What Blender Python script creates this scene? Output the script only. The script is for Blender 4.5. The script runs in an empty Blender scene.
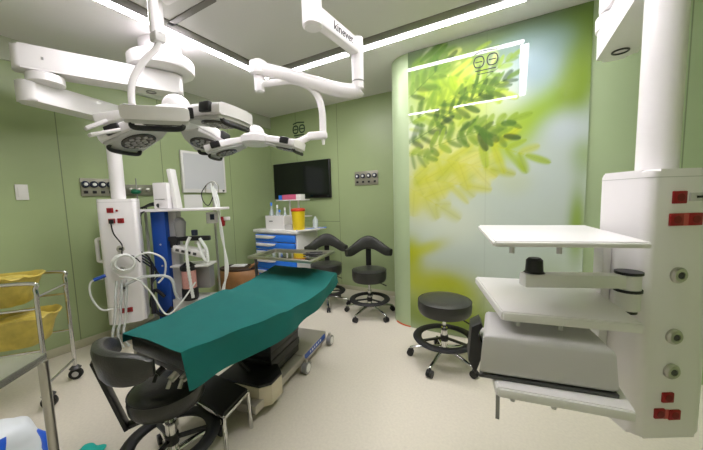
import bpy, bmesh, math, random
import numpy as np
from mathutils import Matrix, Vector, Euler
random.seed(7)
PI = math.pi
R = math.radians
S = bpy.context.scene
COL = S.collection

# ---------------------------------------------------------------- helpers
def lin(c):
    out = []
    for v in c[:3]:
        v = v / 255.0
        out.append(v / 12.92 if v <= 0.04045 else ((v + 0.055) / 1.055) ** 2.4)
    return (*out, 1.0)

def mat(name, rgb, rough=0.5, metal=0.0, coat=0.0, noise=0.0, nscale=20, bump=0.0, trans=0.0, alpha=1.0, ior=1.45):
    m = bpy.data.materials.new(name); m.use_nodes = True
    nt = m.node_tree; b = nt.nodes['Principled BSDF']
    b.inputs['Base Color'].default_value = lin(rgb)
    b.inputs['Roughness'].default_value = rough
    b.inputs['Metallic'].default_value = metal
    b.inputs['Coat Weight'].default_value = coat
    b.inputs['Transmission Weight'].default_value = trans
    b.inputs['Alpha'].default_value = alpha
    b.inputs['IOR'].default_value = ior
    if noise or bump:
        tc = nt.nodes.new('ShaderNodeTexCoord'); n = nt.nodes.new('ShaderNodeTexNoise')
        n.inputs['Scale'].default_value = nscale; n.inputs['Detail'].default_value = 4
        nt.links.new(tc.outputs['Object'], n.inputs['Vector'])
        if noise:
            r = nt.nodes.new('ShaderNodeValToRGB')
            c = lin(rgb)
            r.color_ramp.elements[0].position = .3; r.color_ramp.elements[1].position = .7
            r.color_ramp.elements[0].color = tuple(max(0, v * (1 - noise)) for v in c[:3]) + (1,)
            r.color_ramp.elements[1].color = tuple(min(1, v * (1 + noise)) for v in c[:3]) + (1,)
            nt.links.new(n.outputs['Fac'], r.inputs['Fac']); nt.links.new(r.outputs['Color'], b.inputs['Base Color'])
        if bump:
            bp = nt.nodes.new('ShaderNodeBump'); bp.inputs['Strength'].default_value = bump; bp.inputs['Distance'].default_value = .01
            nt.links.new(n.outputs['Fac'], bp.inputs['Height']); nt.links.new(bp.outputs['Normal'], b.inputs['Normal'])
    return m

def panel_mat(name, rgb, axis, seams, rough=0.33, hseams=()):
    """painted metal wall panels with thin dark joints at given world positions along one axis"""
    m = mat(name, rgb, rough, noise=0.05, nscale=1.3)
    nt = m.node_tree; b = nt.nodes['Principled BSDF']
    src = b.inputs['Base Color'].links[0].from_socket
    geo = nt.nodes.new('ShaderNodeNewGeometry'); sep = nt.nodes.new('ShaderNodeSeparateXYZ')
    nt.links.new(geo.outputs['Position'], sep.inputs[0])
    acc = None
    for ax, lst in ((axis, seams), (2, hseams)):
        for s in lst:
            d = nt.nodes.new('ShaderNodeMath'); d.operation = 'COMPARE'
            nt.links.new(sep.outputs[ax], d.inputs[0]); d.inputs[1].default_value = s; d.inputs[2].default_value = 0.004
            if ax == 2:
                l_ = nt.nodes.new('ShaderNodeMath'); l_.operation = 'LESS_THAN'; l_.inputs[1].default_value = -2.40
                m_ = nt.nodes.new('ShaderNodeMath'); m_.operation = 'MULTIPLY'
                nt.links.new(sep.outputs[axis], l_.inputs[0]); nt.links.new(d.outputs[0], m_.inputs[0]); nt.links.new(l_.outputs[0], m_.inputs[1]); d = m_
            if acc is None: acc = d.outputs[0]
            else:
                mx = nt.nodes.new('ShaderNodeMath'); mx.operation = 'MAXIMUM'
                nt.links.new(acc, mx.inputs[0]); nt.links.new(d.outputs[0], mx.inputs[1]); acc = mx.outputs[0]
    if acc is not None:
        mix = nt.nodes.new('ShaderNodeMix'); mix.data_type = 'RGBA'
        nt.links.new(acc, mix.inputs[0]); nt.links.new(src, mix.inputs[6])
        mix.inputs[7].default_value = lin(tuple(v * .74 for v in rgb))
        nt.links.new(mix.outputs[2], b.inputs['Base Color'])
    return m

def emis(name, rgb, strength):
    m = mat(name, rgb); b = m.node_tree.nodes['Principled BSDF']
    b.inputs['Emission Color'].default_value = lin(rgb); b.inputs['Emission Strength'].default_value = strength
    return m

def catmull(pts, n=8, closed=False):
    P = [Vector(p) for p in pts]; out = []
    N = len(P)
    for i in range(N if closed else N - 1):
        if closed: p0, p1, p2, p3 = P[(i-1) % N], P[i], P[(i+1) % N], P[(i+2) % N]
        else: p0, p1, p2, p3 = P[max(i-1, 0)], P[i], P[i+1], P[min(i+2, N-1)]
        for k in range(n):
            t = k / n
            out.append(.5 * ((2*p1) + (-p0+p2)*t + (2*p0-5*p1+4*p2-p3)*t*t + (-p0+3*p1-3*p2+p3)*t**3))
    if not closed: out.append(P[-1].copy())
    return out

def rrect(w, d, r, n=5):
    out = []
    for cx_, cy_, a0 in ((w/2-r, d/2-r, 0), (-w/2+r, d/2-r, 90), (-w/2+r, -d/2+r, 180), (w/2-r, -d/2+r, 270)):
        for k in range(n + 1):
            a = R(a0 + 90 * k / n); out.append((cx_ + r*math.cos(a), cy_ + r*math.sin(a)))
    return out

class MB:
    def __init__(s, M=None): s.bm = bmesh.new(); s.M = M or Matrix()
    def merge(s, t, M=None):
        me = bpy.data.meshes.new('tmp'); bmesh.ops.recalc_face_normals(t, faces=t.faces[:])
        t.to_mesh(me); t.free(); me.transform(s.M @ (M or Matrix())); s.bm.from_mesh(me); bpy.data.meshes.remove(me); return s
    def box(s, c, size, rz=0, bevel=0.0, rot=None, seg=2):
        t = bmesh.new(); bmesh.ops.create_cube(t, size=1.0)
        bmesh.ops.scale(t, vec=size, verts=t.verts)
        if bevel: bmesh.ops.bevel(t, geom=t.edges[:], offset=bevel, segments=seg, profile=.5, affect='EDGES')
        e = Euler(rot) if rot else Euler((0, 0, rz))
        return s.merge(t, Matrix.Translation(c) @ e.to_matrix().to_4x4())
    def bar(s, p0, p1, w, h, bevel=0.0, ext=0.0, seg=2):
        p0, p1 = Vector(p0), Vector(p1); d = p1 - p0; L = d.length; d.normalize()
        side = d.cross(Vector((0, 0, 1)))
        if side.length < 1e-4: side = Vector((1, 0, 0))
        side.normalize(); up = side.cross(d)
        M = Matrix((d, -side, up)).transposed().to_4x4(); M.translation = (p0 + p1) / 2
        t = bmesh.new(); bmesh.ops.create_cube(t, size=1.0); bmesh.ops.scale(t, vec=(L + 2*ext, w, h), verts=t.verts)
        if bevel: bmesh.ops.bevel(t, geom=t.edges[:], offset=bevel, segments=seg, profile=.5, affect='EDGES')
        return s.merge(t, M)
    def cyl(s, p0, p1, r0, r1=None, n=20):
        p0, p1 = Vector(p0), Vector(p1); r1 = r0 if r1 is None else r1
        t = bmesh.new(); L = (p1 - p0).length
        bmesh.ops.create_cone(t, cap_ends=True, segments=n, radius1=max(r0, 1e-4), radius2=max(r1, 1e-4), depth=L)
        q = Vector((0, 0, 1)).rotation_difference((p1 - p0).normalized())
        return s.merge(t, Matrix.Translation((p0 + p1) / 2) @ q.to_matrix().to_4x4())
    def tube(s, pts, r, n=8, closed=False, flat=1.0):
        P = [Vector(p) for p in pts]; N = len(P); t = bmesh.new(); rings = []
        T = []
        for i in range(N):
            a = P[(i+1) % N] if (closed or i < N-1) else P[i]
            b = P[(i-1) % N] if (closed or i > 0) else P[i]
            T.append((a - b).normalized())
        ref = Vector((0, 0, 1)) if abs(T[0].z) < .9 else Vector((1, 0, 0))
        u = T[0].cross(ref).normalized()
        for i in range(N):
            if i: u = T[i-1].rotation_difference(T[i]) @ u
            u = (u - T[i] * u.dot(T[i])).normalized()
            v = T[i].cross(u); rr = r(i / max(N-1, 1)) if callable(r) else r
            rings.append([t.verts.new(P[i] + (u*math.cos(2*PI*k/n) + v*math.sin(2*PI*k/n)*flat) * rr) for k in range(n)])
        for i in range(N if closed else N - 1):
            a, b = rings[i], rings[(i+1) % N]
            for k in range(n): t.faces.new((a[k], a[(k+1) % n], b[(k+1) % n], b[k]))
        if not closed: t.faces.new(rings[0][::-1]); t.faces.new(rings[-1])
        return s.merge(t)
    def lathe(s, prof, c=(0, 0, 0), n=32, M=None):
        t = bmesh.new(); rings = []
        for (r, z) in prof:
            rings.append([t.verts.new((max(r, 1e-4)*math.cos(2*PI*k/n), max(r, 1e-4)*math.sin(2*PI*k/n), z)) for k in range(n)])
        for a, b in zip(rings, rings[1:]):
            for k in range(n): t.faces.new((a[k], a[(k+1) % n], b[(k+1) % n], b[k]))
        t.faces.new(rings[0][::-1]); t.faces.new(rings[-1])
        return s.merge(t, Matrix.Translation(c) @ (M or Matrix()))
    def ball(s, c, r, sc=(1, 1, 1), n=20):
        t = bmesh.new(); bmesh.ops.create_uvsphere(t, u_segments=n, v_segments=max(8, n//2), radius=r)
        bmesh.ops.scale(t, vec=sc, verts=t.verts); return s.merge(t, Matrix.Translation(c))
    def torus(s, c, RR, r, n=36, m=10, flat=1.0, M=None):
        t = bmesh.new(); rings = []
        for i in range(n):
            a = 2*PI*i/n
            rings.append([t.verts.new(((RR + r*math.cos(2*PI*k/m))*math.cos(a), (RR + r*math.cos(2*PI*k/m))*math.sin(a), r*flat*math.sin(2*PI*k/m))) for k in range(m)])
        for i in range(n):
            a, b = rings[i], rings[(i+1) % n]
            for k in range(m): t.faces.new((a[k], b[k], b[(k+1) % m], a[(k+1) % m]))
        return s.merge(t, Matrix.Translation(c) @ (M or Matrix()))
    def prism(s, poly, z0, z1, bevel=0.0, M=None, top=1.0, seg=2):
        t = bmesh.new(); n = len(poly)
        mx = sum(p[0] for p in poly)/n; my = sum(p[1] for p in poly)/n
        a = [t.verts.new((x, y, z0)) for x, y in poly]
        b = [t.verts.new((mx+(x-mx)*top, my+(y-my)*top, z1)) for x, y in poly]
        for k in range(n): t.faces.new((a[k], a[(k+1) % n], b[(k+1) % n], b[k]))
        f0 = t.faces.new(a[::-1]); f1 = t.faces.new(b)
        if bevel:
            es = list(set(list(f0.edges) + list(f1.edges)))
            bmesh.ops.bevel(t, geom=es, offset=bevel, segments=seg, profile=.5, affect='EDGES')
        return s.merge(t, M)
    def build(s, name, material, parent=None, world=False, loc=None):
        me = bpy.data.meshes.new(name); bm = s.bm
        bmesh.ops.remove_doubles(bm, verts=bm.verts, dist=1e-6)
        bmesh.ops.recalc_face_normals(bm, faces=bm.faces[:])
        for f in bm.faces: f.smooth = True
        for e in bm.edges:
            if len(e.link_faces) == 2 and e.calc_face_angle(0) > R(38): e.smooth = False
        bm.to_mesh(me); bm.free()
        o = bpy.data.objects.new(name, me); COL.objects.link(o)
        off = Vector((0, 0, 0))
        if loc is not None: o.location = loc; off = Vector(loc)
        if parent is not None:
            o.parent = parent
            if world:
                p = parent
                while p: off = off + p.location; p = p.parent
        if off.length > 0: me.transform(Matrix.Translation(-off))
        me.materials.append(material)
        return o

def tag(o, label, cat=None, group=None):
    o['label'] = label
    if cat: o['category'] = cat
    if group: o['group'] = group
    return o
def thing(name, label, cat, loc=(0, 0, 0), rz=0.0, group=None):
    o = bpy.data.objects.new(name, None); COL.objects.link(o); o.empty_display_size = .05
    o.location = loc; o.rotation_euler = (0, 0, rz); return tag(o, label, cat, group)
def struct(o): o['kind'] = 'structure'; return o
def children(o): return [c for c in COL.objects if c.parent == o]
def dup(root, loc, rz, label, group=None):
    r = root.copy(); COL.objects.link(r); r.location = loc; r.rotation_euler = (0, 0, rz); r['label'] = label
    if group: r['group'] = group
    for ch in children(root):
        c = ch.copy(); COL.objects.link(c); c.parent = r
        for g in children(ch):
            d = g.copy(); COL.objects.link(d); d.parent = c
    return r
def text_mesh(name, txt, size, M, material, parent=None, extrude=.001, align='CENTER'):
    cu = bpy.data.curves.new('t', 'FONT'); cu.body = txt; cu.size = size; cu.extrude = extrude
    cu.align_x = align; cu.align_y = 'CENTER'; cu.resolution_u = 3
    ob = bpy.data.objects.new('t', cu); COL.objects.link(ob)
    bpy.context.view_layer.update()
    me = bpy.data.meshes.new_from_object(ob.evaluated_get(bpy.context.evaluated_depsgraph_get()))
    bpy.data.objects.remove(ob); bpy.data.curves.remove(cu)
    me.name = name; me.transform(M); me.materials.clear(); me.materials.append(material)
    o = bpy.data.objects.new(name, me); COL.objects.link(o)
    if parent is not None: o.parent = parent
    return o
def frame_M(origin, xdir, ydir):
    x = Vector(xdir).normalized(); y = Vector(ydir).normalized(); z = x.cross(y)
    M = Matrix((x, y, z)).transposed().to_4x4(); M.translation = origin; return M

# ---------------------------------------------------------------- materials
GREEN = (162, 178, 132)
M_floor = mat('vinyl_floor', (216, 209, 194), .38, noise=.045, nscale=60)
M_ceil = mat('ceiling_paint', (238, 236, 236), .6)
M_lam = mat('laminar_panel', (216, 214, 213), .5)
M_gridm = mat('grey_grid_frame', (120, 117, 112), .45)
M_light = emis('led_strip', (254, 249, 253), 17.0)
M_white = mat('white_enamel', (234, 231, 232), .3, coat=.2)
M_whiteplastic = mat('white_plastic', (226, 225, 222), .42)
M_lightgrey = mat('light_grey_plastic', (196, 195, 193), .45)
M_midgrey = mat('mid_grey_plastic', (140, 140, 138), .45)
M_darkgrey = mat('dark_grey', (70, 70, 70), .4)
M_black = mat('black_plastic', (28, 28, 29), .4)
M_leather = mat('black_leather', (50, 51, 47), .3, bump=.12, nscale=120)
M_rubber = mat('black_rubber', (24, 24, 25), .6)
M_chrome = mat('chrome', (215, 215, 213), .12, metal=1.0)
M_steel = mat('brushed_steel', (190, 188, 180), .28, metal=1.0)
M_mirrorsteel = mat('polished_steel', (205, 203, 196), .08, metal=1.0)
M_steelpaint = mat('satin_steel_panel', (176, 170, 158), .4, metal=.5)
M_red = mat('red_socket', (150, 20, 28), .4)
M_redlight = mat('red_socket_lens', (196, 84, 80), .4)
M_blue = mat('blue_plastic', (48, 122, 228), .4)
M_bluepaint = mat('blue_paint', (26, 76, 168), .35)
M_navy = mat('navy_valve', (34, 40, 62), .35)
M_yellow = mat('yellow_plastic', (246, 216, 40), .4)
M_liner = mat('yellow_liner', (206, 186, 88), .4, noise=.18, nscale=14, bump=.5)
M_teal = mat('teal_drape', (0, 98, 93), .85, noise=.05, nscale=9)
M_pink = mat('pink_granules', (214, 158, 150), .6, noise=.08, nscale=90)
M_brown = mat('brown_leather', (156, 112, 70), .42, noise=.18, nscale=7, bump=.3)
M_browndark = mat('brown_rim', (58, 40, 26), .5)
M_paper = mat('white_paper', (228, 228, 224), .8)
M_tubing = mat('clear_tubing', (214, 220, 218), .25, alpha=.55)
M_hose = mat('white_hose', (225, 228, 224), .4)
M_screen = mat('screen_glass', (16, 22, 19), .12)
M_lens = mat('lamp_lens', (66, 64, 60), .2)
M_led = mat('led_reflector', (190, 188, 184), .2, metal=.6)
M_ink = mat('logo_ink', (34, 36, 38), .5)
M_logo = mat('dark_green_logo', (40, 66, 44), .5)
M_orange = mat('orange_tape', (205, 84, 42), .5)
M_film = mat('film_viewer_panel', (206, 208, 210), .35)
M_skirt = mat('vinyl_skirting', (186, 184, 158), .45)
M_bluebag = mat('printed_plastic', (232, 236, 240), .35)
M_gluegreen = mat('green_valve', (20, 110, 78), .4)
M_clear = mat('clear_bottle', (226, 236, 240), .12, alpha=.5)
M_pinkbox = mat('pink_carton', (206, 96, 130), .6)
M_creamlabel = mat('tan_tag', (180, 140, 80), .6)

# white plastic bag with blue printed patches
nt = M_bluebag.node_tree; b_ = nt.nodes['Principled BSDF']
tc = nt.nodes.new('ShaderNodeTexCoord'); vz = nt.nodes.new('ShaderNodeTexVoronoi'); vz.inputs['Scale'].default_value = 9
rp = nt.nodes.new('ShaderNodeValToRGB'); rp.color_ramp.interpolation = 'CONSTANT'
rp.color_ramp.elements[0].color = lin((36, 96, 214)); rp.color_ramp.elements[1].position = .42; rp.color_ramp.elements[1].color = lin((228, 234, 238))
e3 = rp.color_ramp.elements.new(.26); e3.color = lin((70, 176, 232))
sepc = nt.nodes.new('ShaderNodeSeparateColor')
nt.links.new(tc.outputs['Object'], vz.inputs['Vector']); nt.links.new(vz.outputs['Color'], sepc.inputs[0])
nt.links.new(sepc.outputs[0], rp.inputs['Fac']); nt.links.new(rp.outputs['Color'], b_.inputs['Base Color'])

# ---------------------------------------------------------------- room shell
XL, XR, YB, YM, YF, ZC = -3.78, 1.29, 3.84, 2.957, -1.5, 2.842
ZLT = 2.655
def slab(name, c, size, m): return struct(MB().box(c, size).build(name, m))
slab('floor', ((XL+XR)/2, (YB+YF)/2, -.05), (XR-XL+.4, YB-YF+.4, .1), M_floor)
slab('ceiling', ((XL+XR)/2, (YB+YF)/2, ZC+.05), (XR-XL+.4, YB-YF+.4, .1), M_ceil)
slab('wall_left', (XL-.05, (YB+YF)/2, ZC/2), (.1, YB-YF+.2, ZC), panel_mat('wall_panels_left', GREEN, 1, (-1.0, .08, 1.08, 2.0, 2.975)))
slab('wall_back', ((XL+XR)/2, YB+.05, ZC/2), (XR-XL+.2, .1, ZC), panel_mat('wall_panels_back', GREEN, 0, (-3.2, -2.40), hseams=(1.06,)))
slab('wall_right', (XR+.05, (YB+YF)/2, ZC/2), (.1, YB-YF+.2, ZC), panel_mat('wall_panels_right', GREEN, 1, (.3, 1.6)))
slab('wall_front', ((XL+XR)/2, YF-.05, ZC/2), (XR-XL+.2, .1, ZC), panel_mat('wall_panels_front', (226, 226, 220), 0, (-2.5, -1.0)))
# partition with a rounded end that carries the printed mural
pr = .265; pc = (-.98, YM + pr)
poly = [(XR, YM), (XR, YM + 2*pr)] + [(pc[0] + pr*math.cos(R(a)), pc[1] + pr*math.sin(R(a))) for a in range(90, 271, 6)]
struct(MB().prism(poly, 0, ZC).build('wall_mural', panel_mat('partition_panels', (170, 188, 148), 0, (1.0,))))
# fascia above the left wall panels
MB_ = MB().box((XL+.012, (YB+YF)/2, (ZLT+ZC)/2), (.024, YB-YF, ZC-ZLT))
struct(MB_.build('trim_1', mat('fascia_paint', (190, 196, 178), .5)))
struct(MB().box((XL+.006, (YB+YF)/2, .04), (.012, YB-YF, .08), bevel=.004).build('baseboard_left', M_skirt))
struct(MB().box((XL/2-.6, YB-.006, .03), (2.4, .012, .06), bevel=.004).build('baseboard_back', M_skirt))
struct(MB().tube([(pc[0] + (pr+.003)*math.cos(R(a)), pc[1] + (pr+.003)*math.sin(R(a)), .006) for a in range(226, 272, 4)], .007, 6).build('trim_2', M_orange))

# ceiling air panel with its grey grid and the four light strips round it
LX0, LX1, LY0, LY1 = -2.52, .03, .88, 2.60
air = thing('air_supply_panel', 'large grey clean air panel set in ceiling inside the light strips', 'ceiling panel', ((LX0+LX1)/2, (LY0+LY1)/2, ZC))
fw = .1
MB().box(((LX0+LX1)/2, (LY0+LY1)/2, ZC-.008), (LX1-LX0-.2, LY1-LY0-.2, .016)).build('panel', M_lam, air, world=True)
fr = MB()
for c, s in ((((LX0+LX1)/2, LY1-.05-fw/2, ZC-.012), (LX1-LX0-.1, fw, .024)), (((LX0+LX1)/2, LY0+.05+fw/2, ZC-.012), (LX1-LX0-.1, fw, .024)),
             ((LX0+.05+fw/2, (LY0+LY1)/2, ZC-.013), (fw, LY1-LY0-.1, .026)), ((LX1-.05-fw/2, (LY0+LY1)/2, ZC-.013), (fw, LY1-LY0-.1, .026))):
    fr.box(c, s, bevel=.004)
fr.build('frame', M_gridm, air, world=True)
cb = MB().box(((LX0+LX1)/2-.9, 1.425, ZC-.013), (LX1-LX0-2.0, .05, .026), bevel=.004)
cb.build('cross_bar', M_gridm, air, world=True)
def strip(name, a, b, label):
    c = (Vector(a)+Vector(b))/2
    t = thing(name, label, 'ceiling light', c, 0, 'light strips framing the ceiling panel')
    MB().bar((a[0], a[1], ZC-.010), (b[0], b[1], ZC-.010), .086, .02, bevel=.002).build('housing', M_white, t, world=True)
    MB().bar((a[0], a[1], ZC-.0215), (b[0], b[1], ZC-.0215), .07, .003, ext=-.008).build('diffuser', M_light, t, world=True)
    return t
strip('light_strip', (LX0, LY0, ZC-.016), (LX0, LY1, ZC-.016), 'long white ceiling light strip on the left, running over the round ceiling plate')
strip('light_strip', (LX0+.06, LY1, ZC-.016), (-1.475, LY1, ZC-.016), 'white ceiling light strip in front of back wall, ending behind the lettered arm')
strip('light_strip', (-1.36, LY1, ZC-.016), (LX1, LY1, ZC-.016), 'white ceiling light strip running from the lettered arm to above the leaf mural')
strip('light_strip', (LX1, LY0, ZC-.016), (LX1, LY1-.06, ZC-.016), 'ceiling light strip seen only as the short slanted reflection in the mural')
strip('light_strip', (LX0+.06, LY0, ZC-.016), (LX1-.06, LY0, ZC-.016), 'ceiling light strip seen only as the lower thin reflection in the mural')

# ---------------------------------------------------------------- leaf mural
def smooth(e0, e1, x):
    t = np.clip((x - e0) / (e1 - e0), 0, 1); return t*t*(3-2*t)
MX0, MX1 = -.98, .47
nx, nz = 200, 330
xs = np.linspace(MX0, MX1, nx); zs = np.linspace(0.004, ZC-.002, nz)
XX, ZZ = np.meshgrid(xs, zs)
def C3(rgb): return np.array(lin(rgb)[:3])
img = np.ones((nz, nx, 3)) * C3((196, 208, 196))
def blob(x, z, rx, rz, rgb, a=1.0, ang=0.0):
    global img
    c, s = math.cos(R(ang)), math.sin(R(ang))
    u = ((XX-x)*c + (ZZ-z)*s)/rx; v = (-(XX-x)*s + (ZZ-z)*c)/rz
    w = (np.exp(-(u*u+v*v)**1.3) * a)[..., None]
    img = img*(1-w) + C3(rgb)*w
def leaf(x, z, L, W, ang, rgb, soft=.25, a=.9):
    global img
    c, s = math.cos(R(ang)), math.sin(R(ang))
    u = ((XX-x)*c + (ZZ-z)*s)/L; v = (-(XX-x)*s + (ZZ-z)*c)/W
    prof = np.sqrt(np.clip(u*(1-u)*4, 0, 1))**.8
    d = np.abs(v) - prof
    w = (1 - smooth(-soft, soft, d)) * ((u > -.02) & (u < 1.02)) * a
    vein = 1 - .16*np.exp(-(v/.12)**2)
    img = img*(1-w[..., None]) + (C3(rgb)*vein[..., None])*w[..., None]
# soft background of the print
blob(.0, 2.72, 1.2, .22, (76, 100, 44), .92, 4)
blob(.40, 2.55, .2, .5, (98, 124, 44), .92, -8)
blob(.12, 2.45, .2, .27, (150, 172, 180), .95, 14)
blob(-.08, 2.66, .22, .09, (120, 144, 140), .7, 8)
blob(.24, 2.62, .13, .12, (128, 152, 150), .6)
blob(.1, 2.03, .42, .17, (138, 170, 44), .95, 35)
blob(.38, 2.25, .13, .30, (128, 154, 52), .9, -10)
blob(-.1, 1.88, .25, .2, (162, 190, 54), .85, 30)
blob(.32, 1.90, .17, .15, (196, 208, 212), .95)
blob(.44, 1.66, .09, .15, (138, 166, 66), .9)
blob(.2, 1.52, .3, .30, (196, 208, 204), .85)
blob(-.02, 1.5, .14, .12, (192, 202, 164), .6)
blob(.1, .9, .55, .5, (196, 208, 200), .7)
blob(.25, .45, .16, .35, (146, 166, 92), .6)
blob(.42, 1.15, .06, .3, (140, 168, 64), .9)
blob(-.75, 2.5, .42, .32, (136, 160, 52), .9)
blob(-.5, 2.35, .3, .2, (176, 194, 58), .8)
blob(-.55, 2.15, .4, .22, (182, 198, 72), .85)
blob(-.98, 2.72, .5, .16, (70, 96, 52), .85)
blob(-.9, 2.06, .1, .1, (214, 222, 208), .9)
blob(-.62, 1.75, .4, .28, (196, 202, 86), .85)
blob(-.85, 1.42, .22, .24, (206, 206, 82), .85)
blob(-.55, 1.15, .32, .22, (214, 222, 204), .9)
blob(-.98, .82, .13, .18, (178, 186, 36), .9)
blob(-.80, .88, .2, .07, (190, 196, 50), .8, 22)
blob(-.70, .52, .36, .17, (186, 192, 40), .9)
blob(-.50, .50, .2, .1, (180, 186, 44), .6, -20)
blob(-.45, .14, .7, .2, (112, 134, 44), .9)
blob(-.62, .34, .42, .2, (166, 180, 36), .85)
blob(-.95, .62, .12, .3, (176, 184, 40), .7)
blob(-.9, .18, .3, .18, (122, 142, 48), .8)
def sprig(x0, z0, x1, z1, n, L, W, cols, soft=.25, a=.9, spread=58, seed=1):
    rn = random.Random(seed); base = math.degrees(math.atan2(z1-z0, x1-x0))
    leaf(x0, z0, math.hypot(x1-x0, z1-z0), .005, base, cols[0], .5, .6)
    for i in range(n):
        t = (i+.5)/n; x = x0+(x1-x0)*t; z = z0+(z1-z0)*t
        k = .65 + .6*math.sin(PI*min(1, .2+.8*t))
        for s in (-1, 1):
            leaf(x, z, L*k*rn.uniform(.7, 1.2), W*rn.uniform(.7, 1.3), base + s*(spread*(1-.45*t) + rn.uniform(-14, 14)), rn.choice(cols), soft*rn.uniform(.7, 1.5), a*rn.uniform(.75, 1))
    leaf(x1, z1, L, W, base, rn.choice(cols), soft, a)
yl = [(202, 204, 78), (192, 198, 76), (210, 210, 116), (178, 188, 62)]
lg = [(150, 178, 56), (168, 192, 66), (132, 160, 50), (186, 204, 84)]
dg = [(62, 92, 40), (48, 74, 36), (78, 108, 44), (96, 128, 50)]
md = [(112, 144, 54), (92, 126, 48), (138, 166, 60), (124, 152, 58)]
rg = random.Random(21)
for k in range(60):      # out-of-focus small leaves behind
    x = rg.uniform(-1.0, -.2); z = rg.uniform(1.9, 2.75)
    leaf(x, z, rg.uniform(.07, .16), rg.uniform(.016, .03), rg.uniform(-40, 80), rg.choice(lg + md + [(206, 214, 120), (214, 222, 190)]), 1.0, .65)
for k in range(26):
    x = rg.uniform(-1.0, -.35); z = rg.uniform(1.4, 1.95)
    leaf(x, z, rg.uniform(.12, .22), rg.uniform(.025, .045), rg.uniform(-30, 60), rg.choice(yl + [(224, 226, 160)]), 1.2, .6)
sprig(-.98, 1.62, -.42, 1.50, 5, .22, .040, yl, .9, .75, seed=3)
sprig(-.76, 1.80, -.22, 1.64, 5, .21, .036, yl, .8, .75, seed=4)
sprig(-.98, 1.50, -.66, 1.30, 3, .22, .05, yl, 1.0, .6, seed=5)
sprig(-.35, 1.92, .05, 1.74, 4, .20, .030, [(176, 190, 40), (160, 184, 46), (190, 198, 60)], .5, .85, seed=6)
sprig(-.98, 2.72, -.45, 2.45, 6, .18, .03, md, .6, .8, seed=7)
sprig(-.60, 2.55, -.15, 2.30, 6, .16, .028, lg, .5, .85, seed=8)
sprig(-.98, 2.15, -.50, 2.35, 7, .15, .024, md + dg, .45, .85, seed=9)
sprig(-.98, 2.40, -.62, 2.66, 6, .14, .024, dg, .45, .8, seed=10)
sprig(-.74, 2.12, -.10, 2.40, 10, .15, .022, dg, .4, .9, seed=11)
sprig(-.50, 2.30, -.08, 2.56, 7, .12, .020, dg + md, .4, .85, seed=12)
sprig(-.98, 1.95, -.66, 2.10, 4, .14, .026, dg, .45, .8, seed=13)
sprig(-.80, 1.88, -.05, 2.05, 9, .15, .026, md, .4, .9, seed=14)
sprig(-.52, 2.02, -.12, 1.92, 5, .14, .026, md + dg, .4, .85, seed=16)
sprig(-.98, 1.86, -.80, 1.80, 3, .12, .028, md, .6, .8, seed=15)
for x, z, L, a_ in ((-.36, 2.04, .2, -38), (-.30, 1.98, .17, -55), (-.14, 2.03, .12, -5), (-.86, 2.72, .26, 30), (-.80, 2.66, .26, 38)):
    leaf(x, z, L, .028, a_, (82, 116, 46), .4, .9)
lum = img.mean(2, keepdims=True); img = np.clip(lum + (img - lum)*1.06, .004, 1)*.93
img *= (1 - .12*np.exp(-((XX+.26)/.003)**2))[..., None]
mur = thing('mural_panel', 'tall glossy wall mural of green and yellow leaves on the partition', 'mural', ((MX0+MX1)/2, YM-.006, 0))
me = bpy.data.meshes.new('printed_glass')
verts = np.stack([XX.ravel()-(MX0+MX1)/2, np.full(nx*nz, -.006), ZZ.ravel()], 1)
idx = np.arange(nx*nz).reshape(nz, nx)
faces = np.stack([idx[:-1, :-1].ravel(), idx[:-1, 1:].ravel(), idx[1:, 1:].ravel(), idx[1:, :-1].ravel()], 1)
me.from_pydata(verts.tolist(), [], faces.tolist())
ca = me.color_attributes.new('print', 'FLOAT_COLOR', 'POINT')
ca.data.foreach_set('color', np.concatenate([img.reshape(-1, 3), np.ones((nx*nz, 1))], 1).astype(np.float32).ravel())
M_mural = mat('printed_mural', (200, 210, 190), .5, coat=1.0)
M_mural.node_tree.nodes['Principled BSDF'].inputs['Coat Roughness'].default_value = .02
M_mural.node_tree.nodes['Principled BSDF'].inputs['Specular IOR Level'].default_value = .2
at_ = M_mural.node_tree.nodes.new('ShaderNodeVertexColor'); at_.layer_name = 'print'
M_mural.node_tree.links.new(at_.outputs['Color'], M_mural.node_tree.nodes['Principled BSDF'].inputs['Base Color'])
me.materials.append(M_mural)
o = bpy.data.objects.new('printed_glass', me); COL.objects.link(o); o.parent = mur
MB().box(((MX0+MX1)/2, YM-.004, ZC/2), (MX1-MX0, .008, ZC-.004)).build('backing', M_whiteplastic, mur, world=True)

def logo(mb, M, s, th=1.0):
    """two rounded letter-like loops with a bar over and under them, in a plane"""
    t = MB(M)
    for k, dx in enumerate((-.26*s, .26*s)):
        t.tube(catmull([(dx-.2*s, 0, 0), (dx-.12*s, .2*s, 0), (dx+.12*s, .2*s, 0), (dx+.2*s, 0, 0), (dx+.12*s, -.2*s, 0), (dx-.12*s, -.2*s, 0)], 5, True), .045*s*th, 6, closed=True, flat=.3)
        t.tube([(dx-.14*s, 0, 0), (dx+.14*s, 0, 0)], .04*s*th, 6, flat=.3)
    t.tube(catmull([(-.45*s, .34*s, 0), (-.1*s, .42*s, 0), (.45*s, .36*s, 0)], 5), .04*s*th, 6, flat=.3)
    t.tube([(-.4*s, -.36*s, 0), (.4*s, -.36*s, 0)], .04*s*th, 6, flat=.3)
    t.tube([(-.3*s, -.5*s, 0), (.3*s, -.5*s, 0)], .03*s*th, 6, flat=.3)
    return t
tag(logo(None, frame_M((-3.135, YB-.003, 2.565), (1, 0, 0), (0, 0, 1)), .26).build('wall_emblem', M_logo, loc=(-3.135, YB-.003, 2.565)), 'dark green emblem on the back wall above the black screen', 'emblem')
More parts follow.
